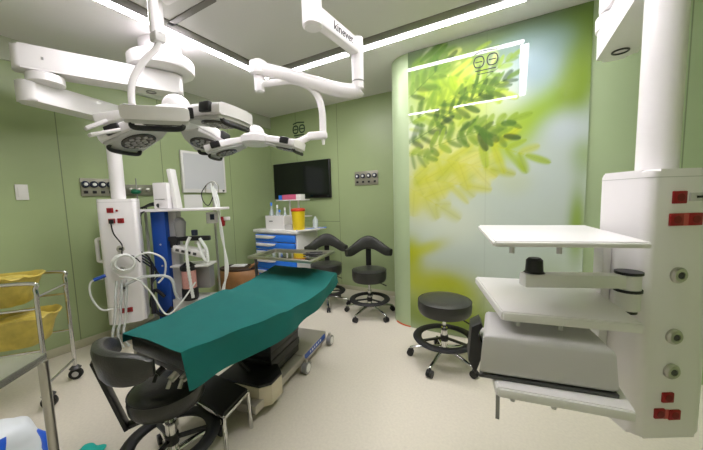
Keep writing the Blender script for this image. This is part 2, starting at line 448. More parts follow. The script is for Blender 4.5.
logo(None, frame_M((-.27, YM-.015, 2.59), (1, 0, 0), (0, 0, 1)), .21, .5).build('emblem', M_ink, mur, world=True)

# ---------------------------------------------------------------- wall fittings
tv = thing('wall_screen', 'wide black flat screen mounted on the back wall above the blue cart', 'screen', (-3.115, YB, 1.735))
MB().box((-3.115, YB-.025, 1.735), (1.17, .05, .60), bevel=.008).build('housing', M_black, tv, world=True)
MB().box((-3.115, YB-.052, 1.738), (1.14, .004, .57)).build('display', M_screen, tv, world=True)

def gas_panel(M, w, h, n, label, root_loc):
    t = thing('gas_outlet_panel', label, 'gas outlet', root_loc)
    MB(M).box((0, 0, .008), (w, h, .016), bevel=.003).build('plate', mat('plate_grey_steel', (150, 148, 132), .4, metal=.3), t, world=True)
    for k in range(n):
        x = -w/2 + w*(k+.5)/n
        v = MB(M).lathe([(.034, .016), (.034, .03), (.03, .038), (.018, .038), (.018, .03)], (x, h*.16, 0), 20).build('valve', M_navy, t, world=True)
        MB(M).cyl((x, h*.16, .03), (x, h*.16, .042), .016, n=16).build('valve_face', M_paper, v, world=True)
        MB(M).box((x, -h*.27, .02), (.034, .028, .01), bevel=.004).build('socket', M_black, t, world=True)
    return t
gas_panel(frame_M((-1.92, YB, 1.702), (1, 0, 0), (0, 0, 1)), .375, .2, 4, 'grey panel of four dark gas outlets on back wall above the stools', (-1.92, YB, 1.702))
gas_panel(frame_M((XL, 1.345, 1.60), (0, 1, 0), (0, 0, 1)), .28, .18, 4, 'grey panel of dark gas outlets on left wall behind the white pendant tube', (XL, 1.345, 1.60))
t = thing('outlet_rail', 'grey wall rail with a row of round silver outlets left of the light box', 'outlet', (XL, 1.75, 1.575))
Mo = frame_M((XL, 1.75, 1.575), (0, 1, 0), (0, 0, 1))
MB(Mo).box((0, 0, .01), (.34, .125, .02), bevel=.003).build('plate', mat('rail_grey', (118, 120, 102), .4, metal=.3), t, world=True)
for k in range(4):
    MB(Mo).lathe([(.022, .02), (.022, .034), (.012, .04)], (-.115+k*.085, .005, 0), 18).build('outlet', M_steel, t, world=True)
t = thing('gas_plug', 'small green plug with a thin stick on the wall outlet rail', 'gas plug', (XL+.05, 1.645, 1.52))
MB().cyl((XL+.03, 1.645, 1.565), (XL+.10, 1.645, 1.565), .02).ball((XL+.1, 1.645, 1.55), .038, (1, 1.3, .7)).build('plug', M_gluegreen, t, world=True)
MB().cyl((XL+.11, 1.65, 1.46), (XL+.11, 1.65, 1.70), .006, n=8).build('stick', M_midgrey, t, world=True)
t = thing('wall_switch', 'small white switch plate on the green wall at far left', 'switch', (XL, .806, 1.548))
MB().box((XL+.006, .806, 1.548), (.012, .078, .135), bevel=.003).build('plate', M_whiteplastic, t, world=True)
MB().box((XL+.013, .806, 1.548), (.006, .05, .09), bevel=.002).build('rocker', M_whiteplastic, t, world=True)
t = thing('film_viewer', 'pale framed x-ray film viewer on the left wall above a paper', 'film viewer', (XL, 2.535, 1.82))
MB().box((XL+.02, 2.535, 1.82), (.04, .64, .54), bevel=.006).build('frame', M_whiteplastic, t, world=True)
MB().box((XL+.041, 2.535, 1.83), (.006, .585, .46)).build('panel', M_film, t, world=True)
MB().cyl((XL+.04, 2.80, 1.577), (XL+.055, 2.80, 1.577), .012).build('knob', M_darkgrey, t, world=True)
tag(MB().box((XL+.003, 2.36, 1.425), (.006, .25, .2)).build('paper_notice', M_paper, loc=(XL+.003, 2.36, 1.425)), 'pale paper sheet on the left wall just below the film viewer', 'paper')

# ---------------------------------------------------------------- ceiling pendants
def pendant_box(t, M, W, D, z0, z1, big):
    p = rrect(W, D, .035)
    body = MB(M).prism(p, z0, z1, bevel=.018).build('cabinet', M_white, t, world=True)
    MB(M).prism(rrect(W+.002, D+.002, .036), z1-.031, z1-.028).build('lid_seam', M_lightgrey, body, world=True)
    yf = -D/2
    def socket(x, z, w=.05, h=.046, m=M_red):
        q = MB(M).box((x, yf-.002, z), (w, .01, h), bevel=.003).build('socket', m, t, world=True)
        MB(M).cyl((x, yf-.006, z), (x, yf-.009, z), .014, n=14).build('socket_hole', M_darkgrey if False else mat_dred, q, world=True)
    def port(x, z, r=.021):
        q = MB(M).lathe([(r*1.25, 0), (r*1.25, .008), (r, .014), (r*.55, .014), (r*.55, .004)], (0, 0, 0), 20, Matrix.Translation((x, yf, z)) @ Matrix.Rotation(R(90), 4, 'X')).build('gas_port', M_steel, t, world=True)
        MB(M).cyl((x, yf-.004, z), (x, yf-.012, z), r*.5, n=12).build('port_core', M_darkgrey, q, world=True)
    return socket, port
mat_dred = mat('red_socket_core', (120, 16, 20), .5)

def arm(mb, p0, p1, w, h):
    """thick pendant arm with rounded ends"""
    p0, p1 = Vector(p0), Vector(p1); d = p1 - p0; L = d.length; a = math.atan2(d.y, d.x)
    poly = []
    for k in range(-8, 9): poly.append((L/2 + w*.32*math.cos(R(k*11.25)), w/2*math.sin(R(k*11.25))))
    for k in range(8, 25): poly.append((-L/2 + w*.32*math.cos(R(k*11.25)), w/2*math.sin(R(k*11.25))))
    M = Matrix.Translation((p0 + p1)/2) @ Matrix.Rotation(a, 4, 'Z')
    mb.prism(poly, -h/2, h/2, bevel=.022, M=M, seg=3); return mb

# left pendant
tL = thing('ceiling_pendant', 'white double-arm ceiling pendant with socket cabinet beside the left wall', 'ceiling pendant', (-2.85, 1.57, ZC))
MB().lathe([(.17, ZC-.13), (.17, ZC-.005), (.165, ZC)], (-2.83, 1.57, 0), 48).lathe([(.1, ZC-.25), (.235, ZC-.25), (.255, ZC-.24), (.262, ZC-.22), (.262, ZC-.15), (.25, ZC-.135), (.17, ZC-.13)], (-2.83, 1.57, 0), 48).build('ceiling_plate', M_white, tL, world=True)
MB().cyl((-2.83, 1.57, 2.57), (-2.83, 1.57, ZC-.2), .05).build('pivot', M_midgrey, tL, world=True)
a1 = arm(MB(), (-2.79, 1.66, 2.50), (-3.19, .77, 2.50), .18, .17).build('arm', M_white, tL, world=True)
for k in range(4): MB().box((-3.06+.005, .84+k*.022, 2.50), (.003, .014, .02), rz=R(-24)).build('arm_mark', M_midgrey, a1, world=True)
MB().torus((-2.87, 1.48, 2.409), .035, .005, M=Matrix.Scale(1, 4)).build('cap_ring', M_midgrey, a1, world=True)
MB().lathe([(.085, 2.33), (.11, 2.345), (.11, 2.40), (.085, 2.415)], (-3.14, .87, 0), 32).build('elbow', M_white, tL, world=True)
a2 = arm(MB(), (-3.19, .78, 2.285), (-3.36, 1.36, 2.25), .18, .15).build('arm', M_white, tL, world=True)
MB().torus((-3.20, .86, 2.208), .035, .005).build('cap_ring', M_darkgrey, a2, world=True)
MB().cyl((-3.36, 1.35, 1.45), (-3.36, 1.35, 2.18), .058, n=28).build('drop_tube', M_white, tL, world=True)
ML = Matrix.Translation((-3.36, 1.35, 0)) @ Matrix.Rotation(R(57), 4, 'Z')
sk, pt = pendant_box(tL, ML, .30, .24, .27, 1.47, False)
sk(-.05, 1.365); MB(ML).cyl((.0, -.12, 1.36), (.0, -.126, 1.36), .01, n=10).build('indicator', M_red, tL, world=True)
sk(-.045, 1.265); sk(.022, 1.265)
pt(.0, 1.0, .026); pt(-.005, .62, .026); pt(.0, .8, .022)
sk(-.035, .40); sk(.022, .40, m=M_red)
hb = MB(ML); hb.tube(catmull([(-.15, .02, 1.10), (-.20, .02, 1.09), (-.205, .02, 1.05), (-.205, .02, .92), (-.20, .02, .88), (-.15, .02, .87)], 5), .016, 10)
hb.build('handle', M_whiteplastic, tL, world=True)
# cables and hoses that hang from this pendant
MB(ML).box((-.045, -.14, 1.262), (.034, .04, .04), bevel=.006).build('plug', M_black, tL, world=True)
MB(ML).tube(catmull([(-.045, -.16, 1.25), (-.03, -.17, 1.15), (.02, -.16, 1.04), (.02, -.17, .95), (.10, -.19, .93), (.15, -.17, .86)], 8), .006, 6).build('power_cable', M_black, tL, world=True)
for k in range(3):
    MB(ML).torus((.02+.008*k, -.17-.012*k, .86+.006*k), .088-.007*k, .011, M=Matrix.Rotation(R(86+4*k), 4, 'X')).build('coiled_hose', M_hose, tL, world=True)
MB(ML).tube(catmull([(.08, -.18, .90), (.22, -.2, .95), (.34, -.15, .86), (.33, -.1, .70), (.27, -.1, .62)], 8), .009, 8).build('hose', M_hose, tL, world=True)
MB(ML).tube(catmull([(.02, -.17, .66), (.18, -.2, .72), (.38, -.2, .68), (.42, -.2, .5), (.45, -.12, .42)], 8), .014, 8).build('hose', M_tubing, tL, world=True)
MB(ML).tube(catmull([(-.02, -.17, .74), (.12, -.2, .70), (.22, -.2, .55), (.33, -.24, .33), (.46, -.22, .42), (.6, -.2, .6)], 8), .008, 8).build('hose', M_hose, tL, world=True)
for k, dx in enumerate((-.05, -.01, .03)):
    MB(ML).tube(catmull([(dx, -.14, .70), (dx-.01, -.19, .55), (dx-.03, -.20, .35), (dx-.05, -.24, .2), (dx-.02, -.22, .08)], 8), .011, 8).build('hose', M_tubing, tL, world=True)
MB(ML).tube(catmull([(-.14, -.16, .74), (-.22, -.2, .73), (-.23, -.2, .6), (-.16, -.2, .46), (-.03, -.16, .46)], 8), .008, 8).build('hose', M_hose, tL, world=True)
MB(ML).cyl((-.20, -.2, .745), (-.12, -.17, .77), .016, n=14).build('hose_connector', M_bluepaint, tL, world=True)
for k in range(4):
    MB(ML).tube(catmull([(.14, -.06, .95-.03*k), (.22+.02*k, -.1, .86-.05*k), (.21, -.08, .60), (.19+.015*k, -.06, .30)], 6), .008, 6).build('power_cable', M_navy if k % 2 else M_black, tL, world=True)

# right pendant, close to the camera
tR = thing('ceiling_pendant', 'large white ceiling pendant with shelves and red sockets filling the right edge', 'ceiling pendant', (.62, 1.5, ZC))
MB().lathe([(.1, ZC-.19), (.258, ZC-.19), (.262, ZC-.17), (.262, ZC)], (.64, 1.45, 0), 40).build('ceiling_plate', M_white, tR, world=True)
MB().cyl((.64, 1.45, 2.58), (.64, 1.45, ZC-.18), .05).build('pivot', M_midgrey, tR, world=True)
arm(MB(), (.64, 1.45, 2.50), (.475, 2.28, 2.50), .18, .17).build('arm', M_white, tR, world=True)
MB().lathe([(.085, 2.32), (.1, 2.335), (.1, 2.40), (.085, 2.415)], (.475, 2.28, 0), 32).build('elbow', M_white, tR, world=True)
a2 = arm(MB(), (.475, 2.28, 2.25), (.485, 1.63, 2.25), .18, .15).build('arm', M_white, tR, world=True)
MB().torus((.475, 2.2, 2.172), .035, .005).build('cap_ring', M_darkgrey, a2, world=True)
MR = Matrix.Translation((.477, 1.623, 0)) @ Matrix.Rotation(R(30), 4, 'Z')
MB(MR).cyl((0, 0, 1.46), (0, 0, 2.18), .062, n=32).build('drop_tube', M_white, tR, world=True)
sk, pt = pendant_box(tR, MR, .27, .226, .44, 1.485, True)
sk(-.028, 1.381); lb = MB(MR).box((.04, -.115, 1.381), (.06, .006, .03)).build('label_strip', M_lightgrey, tR, world=True)
MB(MR).box((.045, -.119, 1.381), (.026, .002, .008)).build('label_text', M_black, lb, world=True)
sk(-.035, 1.30); sk(.035, 1.30); MB(MR).box((0, -.114, 1.30), (.03, .006, .046)).build('socket_bridge', M_redlight, tR, world=True)
for z in (1.093, .855, .717): pt(-.012, z, .024)
sk(-.018, .61, .044, .04); sk(-.046, .545, .04, .04); sk(.012, .538, .046, .04); MB(MR).box((-.018, -.114, .541), (.02, .006, .036)).build('socket_bridge', M_redlight, tR, world=True)
# shelves hung on the pendant's side
def shelf(z, NL, NR, FR, FL, lip):
    poly = [NL, NR, FR, FL]
    s_ = MB().prism([(x, y) for x, y in poly], z-.012, z, bevel=.004).build('shelf', M_white, tR, world=True)
    b = MB(); b.bar((*NL, z-lip/2-.004), (*NR, z-lip/2-.004), .014, lip, bevel=.005)
    b.bar((*NL, z-lip/2-.004), (*FL, z-lip/2-.004), .014, lip, bevel=.005)
    b.build('shelf_lip', M_whiteplastic, s_, world=True)
    for f in (.12, .45):
        x = NL[0]+(NR[0]-NL[0])*f; y = NL[1]+(NR[1]-NL[1])*f
        MB().cyl((x, y+.03, z-lip-.03), (x, y+.03, z-.01), .008, n=10).build('peg', M_lightgrey, s_, world=True)
shelf(1.258, (-.062, 1.065), (.345, 1.175), (.272, 1.69), (-.165, 1.60), .016)
shelf(1.00, (-.036, 1.125), (.346, 1.199), (.268, 1.66), (-.172, 1.56), .03)
shelf(.77, (-.044, 1.035), (.312, 1.095), (.275, 1.60), (-.14, 1.49), .03)
MB().box((.318, 1.585, .97), (.04, .05, .46), rz=R(30), bevel=.008).build('shelf_rail', M_whiteplastic, tR, world=True)
MB().bar((.235, 1.42, 1.235), (.33, 1.50, 1.20), .03, .03, bevel=.006).build('bracket', M_black, tR, world=True)
MB().bar((.02, 1.26, 1.085), (.375, 1.435, 1.075), .05, .052, bevel=.008).build('swing_arm', M_whiteplastic, tR, world=True)
MB().lathe([(.036, 1.112), (.030, 1.118), (.028, 1.16), (.02, 1.168)], (.06, 1.28, 0), 20).build('clamp_knob', M_black, tR, world=True)
for za, zb, r_ in ((1.102, 1.112, .042), (1.036, 1.046, .042), (.955, .968, .03)): MB().cyl((.365, 1.43, za), (.365, 1.43, zb), r_).build('joint_cap', M_black, tR, world=True)
MB().cyl((.365, 1.43, .968), (.365, 1.43, 1.10), .037).build('joint', M_whiteplastic, tR, world=True)
# black holder on the shelf's outer edge
hp = [(.0, .0), (.012, .16), (.05, .185), (.06, .165), (.035, .13), (.045, .10), (.062, .08), (.055, .02), (.03, -.06)]
Mh = frame_M((-.19, 1.40, .66), (.98, .2, 0), (0, 0, 1))
MB(Mh).prism(hp, -.05, .05, bevel=.004).build('side_holder', M_black, tR, world=True)
MB().bar((-.045, 1.045, .65), (-.045, 1.045, .755), .012, .012).build('shelf_stay', M_midgrey, tR, world=True)
# grey device on the lowest shelf
dv = thing('medical_device', 'grey boxy medical device on the lowest white shelf at right', 'device', (.09, 1.25, .77))
dp = [(-.105, 1.06), (.285, 1.135), (.235, 1.38), (-.12, 1.32)]
MB().prism(dp, .782, .925, bevel=.022, top=.94, seg=3).build('housing', mat('device_grey', (200, 198, 198), .45), dv, world=True)
MB().prism([(x*1.0, y) for x, y in dp], .772, .783).build('base_strip', M_darkgrey, dv, world=True)
MB().box((.262, 1.165, .84), (.02, .03, .07), rz=R(12), bevel=.006).build('side_port', M_black, dv, world=True)

# ---------------------------------------------------------------- surgical lights
l2 = thing('surgical_light', 'smaller two-pad surgical light on the lettered arm, in front of the black screen', 'surgical light', (-.93, 1.25, ZC))
MB().lathe([(.18, ZC-.06), (.2, ZC-.035), (.2, ZC-.0165)], (-.93, 1.25, 0), 32).build('flange', M_white, l2, world=True)
MB().cyl((-.905, 1.25, 2.27), (-.905, 1.25, ZC-.04), .038, n=28).build('column', M_white, l2, world=True)

def petal_head(t, c, tilt, rot, angles, sc):
    """lamp head: hub with a dome and wedge-shaped pads, each with lens, reflectors, handle and grips"""
    Mh = Matrix.Translation(c) @ Euler(tilt).to_matrix().to_4x4() @ Matrix.Rotation(rot, 4, 'Z') @ Matrix.Scale(sc, 4)
    MB(Mh).lathe([(.02, -.03), (.1, -.03), (.125, -.01), (.125, .04), (.105, .055)], n=32).build('hub', M_white, t, world=True)
    MB(Mh).ball((0, 0, .07), .072, (1, 1, .95), 24).build('dome', M_white, t, world=True)
    for a, droop in angles:
        Mp = Mh @ Matrix.Rotation(R(a), 4, 'Z') @ Matrix.Translation((.08, 0, 0)) @ Matrix.Rotation(R(droop), 4, 'Y') @ Matrix.Translation((-.08, 0, 0))
        poly = [(.10, -.06), (.20, -.098)]
        poly += [(.415*math.cos(R(k)), .415*math.sin(R(k))) for k in range(-19, 20, 2)]
        poly += [(.20, .098), (.10, .06)]
        p = MB(Mp).prism(poly, -.012, .046, bevel=.014, seg=3).build('pad', M_white, t, world=True)
        und = [(.25+(x-.25)*.94, y*.94) for x, y in poly]
        MB(Mp).prism(und, -.030, -.011, bevel=.008, top=1.0).build('underside', M_lightgrey, p, world=True)
        MB(Mp).lathe([(.088, -.028), (.088, -.036), (.08, -.039), (.02, -.039)], (.28, 0, 0), 28).build('lens', M_lens, p, world=True)
        lm = MB(Mp)
        for (rr, n) in ((.0, 1), (.031, 6), (.062, 11)):
            for k in range(n):
                x = .28 + rr*math.cos(2*PI*k/n); y = rr*math.sin(2*PI*k/n)
                lm.lathe([(.0135, -.038), (.0135, -.043), (.008, -.044)], (x, y, 0), 8)
        lm.build('reflectors', M_led, p, world=True)
        MB(Mp).tube(catmull([(.378, -.10, -.025), (.392, -.09, -.046), (.40, 0, -.048), (.392, .09, -.046), (.378, .10, -.025)], 5), .012, 8).build('handle', M_black, p, world=True)
        for s in (-1, 1):
            MB(Mp).box((.30, s*.1235, .024), (.075, .024, .05), rz=s*R(12), bevel=.006).build('grip', M_black, p, world=True)
    return Mh

l1 = thing('surgical_light', 'larger surgical light with four white pads, nearest over the table head', 'surgical light', (-.93, 1.25, 2.7))
c1 = (-1.625, .96, 1.865)
petal_head(l1, c1, (0, 0, 0), 0, ((-43, 16), (14, 5), (116, 15), (202, 22)), .97)
ab = MB().bar((-.97, 1.22, 2.74), (-1.60, .905, 2.46), .06, .085, bevel=.018); ab.build('spring_arm', M_white, l1, world=True)
MB().lathe([(.039, 2.66), (.056, 2.67), (.056, 2.78), (.039, 2.79)], (-.905, 1.25, 0), 28).build('collar', M_white, l1, world=True)
MB().cyl((-1.63, .895, 2.28), (-1.63, .895, 2.50), .034, n=24).build('joint', M_white, l1, world=True)
MB().box((-1.63, .895, 2.265), (.062, .055, .05), bevel=.01).build('joint_cap', M_lightgrey, l1, world=True)
MB().tube(catmull([(-1.63, .895, 2.28), (-1.635, .89, 2.22), (-1.69, .85, 2.15), (-1.735, .81, 2.05), (-1.745, .80, 1.95), (-1.74, .81, 1.88)], 8), .016, 12).build('yoke', M_white, l1, world=True)
MB().bar((-1.80, .656, 1.828), (-1.68, .81, 1.878), .055, .05, bevel=.014).build('yoke_sleeve', M_white, l1, world=True)
for p0_, p1_ in (((-1.78, .61, 1.775), (-1.765, .69, 1.825)), ((-1.745, .61, 1.74), (-1.735, .73, 1.785))):
    MB().bar(p0_, p1_, .05, .016, bevel=.005).build('side_handle', M_white, l1, world=True)
hx = MB().box((-1.83, 1.08, 1.905), (.2, .10, .06), rz=R(20), bevel=.008).bar((-1.80, 1.06, 1.88), (-1.68, .98, 1.86), .06, .03).build('control_box', M_whiteplastic, l1, world=True)
MB().box((-1.80, 1.034, 1.90), (.09, .01, .018), rz=R(20)).build('control_display', M_darkgrey, hx, world=True)
MB().lathe([(.039, 2.26), (.05, 2.27), (.05, 2.39), (.039, 2.40)], (-.905, 1.25, 0), 28).build('collar', M_white, l2, world=True)
MB().bar((-.91, 1.28, 2.34), (-.875, 1.66, 2.325), .06, .09, bevel=.015).build('extension_arm', M_white, l2, world=True)
MB().cyl((-.875, 1.665, 2.09), (-.875, 1.665, 2.385), .036, n=24).build('drop_joint', M_white, l2, world=True)
MB().lathe([(.037, 2.128), (.039, 2.128), (.039, 2.134), (.037, 2.134)], (-.875, 1.665, 0), 24).build('joint_ring', M_midgrey, l2, world=True)
MB().tube(catmull([(-.875, 1.665, 2.085), (-.90, 1.655, 2.075), (-1.02, 1.60, 2.10), (-1.25, 1.49, 2.185), (-1.43, 1.41, 2.245)], 6), lambda t_: .046-.004*t_, 14).build('spring_arm', M_white, l2, world=True)
MB().lathe([(.045, 2.205), (.053, 2.215), (.053, 2.285), (.03, 2.30)], (-1.448, 1.40, 0), 24).cyl((-1.448, 1.40, 2.11), (-1.448, 1.40, 2.22), .03).build('joint', M_white, l2, world=True)
MB().tube(catmull([(-1.448, 1.40, 2.15), (-1.33, 1.455, 2.16), (-1.22, 1.51, 2.155), (-1.13, 1.56, 2.09), (-1.095, 1.578, 1.98), (-1.09, 1.575, 1.84)], 8), .022, 12).build('yoke', M_white, l2, world=True)
MB().bar((-1.18, 1.525, 1.815), (-1.065, 1.585, 1.82), .045, .05, bevel=.014).build('yoke_sleeve', M_white, l2, world=True)
MB().tube(catmull([(-1.17, 1.53, 1.81), (-1.23, 1.49, 1.78), (-1.30, 1.43, 1.765)], 6), .022, 10).build('yoke_end', M_white, l2, world=True)
MB().cyl((-1.09, 1.575, 1.76), (-1.09, 1.575, 1.80), .008, .014, n=12).build('tip', M_whiteplastic, l2, world=True)
petal_head(l2, (-1.445, 1.345, 1.785), (0, 0, 0), 0, ((20, 13), (207, 15)), .74)

# lettering on the lettered arm (its right-hand face) and on the column
dirx = Vector((-.875+.91, 1.66-1.28, -.01)).normalized(); nrm = Vector((dirx.y, -dirx.x, 0))
pos = Vector((-.891, 1.485, 2.332)) + nrm*.0308
text_mesh('lettering', 'kinevet', .062, Matrix.Translation(-Vector(l2.location)) @ frame_M(pos, dirx, (0, 0, 1)), M_ink, l2)
text_mesh('lettering', 'kinevet', .04, Matrix.Translation(-Vector(l2.location)) @ frame_M(Vector((-.905, 1.25, 2.47)) + Vector((.55, -.83, 0))*.0395, (0, 0, 1), (-.83, -.55, 0)), M_ink, l2)

# ---------------------------------------------------------------- stools
def star_base(t, rad, phase, ring_r, ring_z, seat_z):
    MB().cyl((0, 0, .085), (0, 0, .15), .032, .028).build('hub', M_chrome, t)
    MB().cyl((0, 0, .14), (0, 0, .30), .026).build('column_sleeve', M_chrome, t)
    MB().cyl((0, 0, .30), (0, 0, seat_z-.08), .015).build('gas_column', M_chrome, t)
    for k in range(5):
        a = phase + 2*PI*k/5; c, s = math.cos(a), math.sin(a)
        MB().tube([(c*.02, s*.02, .12), (c*rad*.5, s*rad*.5, .105), (c*rad*.93, s*rad*.93, .078), (c*rad, s*rad, .07)], lambda q: .018-.007*q, 10).build('leg', M_chrome, t)
        w = MB()
        n = Vector((-s, c, 0))
        for d in (-.014, .014):
            p = Vector((c*rad, s*rad, .029)) + n*d
            w.cyl(p - n*.009, p + n*.009, .029, n=18)
        w.box((c*rad, s*rad, .045), (.034, .018, .04), rz=a, bevel=.006)
        w.build('caster', M_black, t)
    MB().torus((0, 0, ring_z), ring_r, .036, flat=.5, n=44).build('foot_ring', M_rubber, t)
    q = MB()
    for k in range(3):
        a = phase + .6 + 2*PI*k/3
        q.bar((0, 0, ring_z), (math.cos(a)*ring_r, math.sin(a)*ring_r, ring_z), .022, .014)
    q.cyl((0, 0, ring_z-.025), (0, 0, ring_z+.025), .032)
    q.build('ring_bracket', M_black, t)
def seat(t, r, z, th):
    MB().lathe([(r*.55, z-th-.012), (r-.012, z-th-.008), (r, z-th+.012), (r+.004, z-th*.5), (r, z-.016), (r-.02, z-.002), (r*.6, z+.004), (.01, z+.006)], n=44).build('seat', M_leather, t)
    MB().torus((0, 0, z-.014), r-.001, .004, n=44, m=6).build('piping', M_black, t)
    MB().box((0, 0, z-th-.025), (.16, .16, .025), bevel=.004).build('seat_plate', M_black, t)
    MB().tube(catmull([(.03, 0, z-th-.03), (.13, -.05, z-th-.035), (.2, -.09, z-th-.055)], 4), .006, 8).build('lever', M_black, t)
def make_backstool(loc, rz, label, r_base, phase, sup=0.0, slant=0.0, back_z=.84, bw=64, ring_r=.21, seat_r=.205, seat_z=.565, ring_z=.19, droop=.11, bh=.085, br=.31, post=.07, sth=.135):
    t = thing('saddle_stool', label, 'stool', loc, rz, 'black stools with curved arm rests')
    star_base(t, r_base, phase, ring_r, ring_z, seat_z); seat(t, seat_r, seat_z, sth)
    MB(Matrix.Rotation(sup, 4, 'Z')).bar((0, .02, seat_z-.13), (0, br+.035-slant, seat_z-.15), .05, .018, bevel=.004).bar((0, br+.03-slant, seat_z-.155), (0, br+.034, back_z), post, .018, bevel=.004).build('back_support', M_black, t)
    pts = []; tm = bmesh.new(); rings = []
    N = 30
    for i in range(N+1):
        u = -1 + 2*i/N; a = R(90 + bw*u)
        h = bh*(1 - .5*abs(u)**1.6) if droop > .02 else bh*max(.22, 1 - abs(u)**4)**.5; th = .032*(1 - .3*u*u)
        zc = back_z - droop*(.5-.5*math.cos(PI*min(1, abs(u)*1.15)))
        ring = []
        for k in range(12):
            b = 2*PI*k/12
            cu, sv = math.cos(b), math.sin(b)
            pr_ = abs(cu)**.6*math.copysign(1, cu)*th; pz = abs(sv)**.6*math.copysign(1, sv)*h
            rr = br + pr_ + .15*pz
            ring.append(tm.verts.new((rr*math.cos(a), rr*math.sin(a), zc + pz)))
        rings.append(ring)
    for a_, b_2 in zip(rings, rings[1:]):
        for k in range(12): tm.faces.new((a_[k], a_[(k+1) % 12], b_2[(k+1) % 12], b_2[k]))
    tm.faces.new(rings[0][::-1]); tm.faces.new(rings[-1])
    m = MB(); m.merge(tm); m.build('backrest', M_leather, t)
    return t
sB = make_backstool((-2.20, 3.14, 0), R(32), 'black stool with curved arm rest between the blue cart and another stool', .29, R(233-30))
sC = make_backstool((-1.54, 3.09, 0), R(27), 'black stool with curved arm rest in the nook left of the partition end', .3, R(190-27))
sN = make_backstool((-1.535, .745, 0), R(177), 'nearest black stool with curved back, tucked under the table head', .28, R(20-177), sup=R(-24), slant=.09, back_z=.715, bw=57, ring_r=.195, seat_z=.50, ring_z=.2, droop=.0, bh=.082, seat_r=.168, br=.235, sth=.09)
MB().box((.06, .105, .445), (.06, .012, .02), rz=R(-30)).build('seat_tag', M_creamlabel, sN)
st = thing('round_stool', 'black round backless stool standing in front of the leaf mural', 'stool', (-.52, 2.45, 0), R(10))
star_base(st, .29, R(188-10), .225, .21, .53); seat(st, .215, .55, .11)

# ---------------------------------------------------------------- operating table and drape
tb = thing('operating_table', 'operating table under the teal drape, with steel base on castors', 'operating table', (-1.72, 1.6, 0))
axis = Vector((-.182, .983, 0)); side = Vector((.983, .182, 0))
def T(u, v, z): return Vector((-1.72, 1.6, 0)) + axis*u + side*v + Vector((0, 0, z))   # u along, v towards the near side
rzT = math.atan2(side.y, side.x)
def pad(pts, z0, z1): return MB().prism(pts, z0, z1, bevel=.018, seg=3)
pad([(-1.64, .655), (-1.22, .665), (-1.20, 1.02), (-1.72, 1.02)], .685, .772).build('head_pad', M_leather, tb, world=True)
pad([(-1.725, 1.03), (-1.20, 1.03), (-1.20, 1.30), (-1.235, 1.45), (-1.80, 1.45)], .675, .742).build('seat_pad', M_leather, tb, world=True)
pad([(-1.805, 1.46), (-1.24, 1.46), (-1.37, 2.05), (-1.99, 2.03)], .672, .728).build('leg_pad', M_leather, tb, world=True)
for s, (a, b) in enumerate((((-1.685, .68), (-1.985, 2.0)), ((-1.23, .69), (-1.39, 1.98)))):
    MB().bar((*a, .65), (*b, .65), .022, .035, bevel=.004).build('side_rail', M_steel, tb, world=True)
MB().bar((-1.67, .70, .655), (-1.24, .71, .655), .03, .04, bevel=.006).build('head_bar', M_darkgrey, tb, world=True)
for k, (x, y) in enumerate(((-1.40, .67), (-1.30, .675), (-1.255, .70))):
    MB().cyl((x, y, .66), (x, y-.03, .645), .016).cyl((x, y-.03, .645), (x+.01, y-.05, .62), .008).build('fitting', M_steel if k else M_black, tb, world=True)
MB().box(T(-.05, 0.0, .60), (.36, .62, .09), rz=rzT, bevel=.012).build('top_carriage', M_black, tb, world=True)
cl = MB()
for k in range(7):
    z = .14 + k*.06; w = .005 if k % 2 else -.005
    cl.box(T(.0, .02, z+.03), (.30+w, .40+w, .062), rz=rzT, bevel=.008)
cl.build('column_cover', M_black, tb, world=True)
MB().box(T(-.05, 0.02, .1), (.44, .86, .06), rz=rzT, bevel=.008).build('base_plate', M_steelpaint, tb, world=True)
MB().box(T(.36, 0.0, .095), (.48, .46, .09), rz=rzT, bevel=.008).build('foot', M_steelpaint, tb, world=True)
MB().box(T(.36, .2405, .105), (.003, .40, .045), rz=rzT).build('label_band', M_bluepaint, tb, world=True)
for k in range(6): MB().box(T(.26+k*.04, .2425, .107), (.002, .024 if k % 2 else .014, .016), rz=rzT).build('label_mark', M_paper, tb, world=True)
sh = [T(-.415, -.12, 0), T(-.415, .22, 0), T(-.36, .28, 0), T(-.24, .28, 0), T(-.16, .2, 0), T(-.16, -.12, 0)]
MB().prism([(p.x, p.y) for p in sh], .07, .205, bevel=.006).build('base_housing', mat('cream_panel', (200, 190, 166), .45), tb, world=True)
MB().prism([(p.x, p.y) for p in sh], .205, .225, bevel=.006).build('housing_cover', M_black, tb, world=True)
MB().tube(catmull([T(-.3, .05, .225), T(-.34, .0, .32), T(-.4, -.08, .34), T(-.3, -.12, .30), T(-.2, -.08, .32)], 6), .012, 8).build('cable', M_black, tb, world=True)
def caster(p, parent):
    n = side
    q = MB().cyl(p - n*.02 + Vector((0, 0, .0)), p + n*.02, .048, n=24).build('caster', M_midgrey, parent, world=True)
    MB().cyl(p - n*.024, p + n*.024, .034, n=20).build('caster_hub', M_whiteplastic, q, world=True)
    MB().cyl(p + Vector((0, 0, .03)), p + Vector((0, 0, .07)), .014, n=12).build('caster_stem', M_steel, q, world=True)
for u, v in ((.12, .272), (.605, .272), (.12, -.272), (.605, -.272), (-.32, -.15), (-.32, .1)): caster(T(u, v, .046), tb)

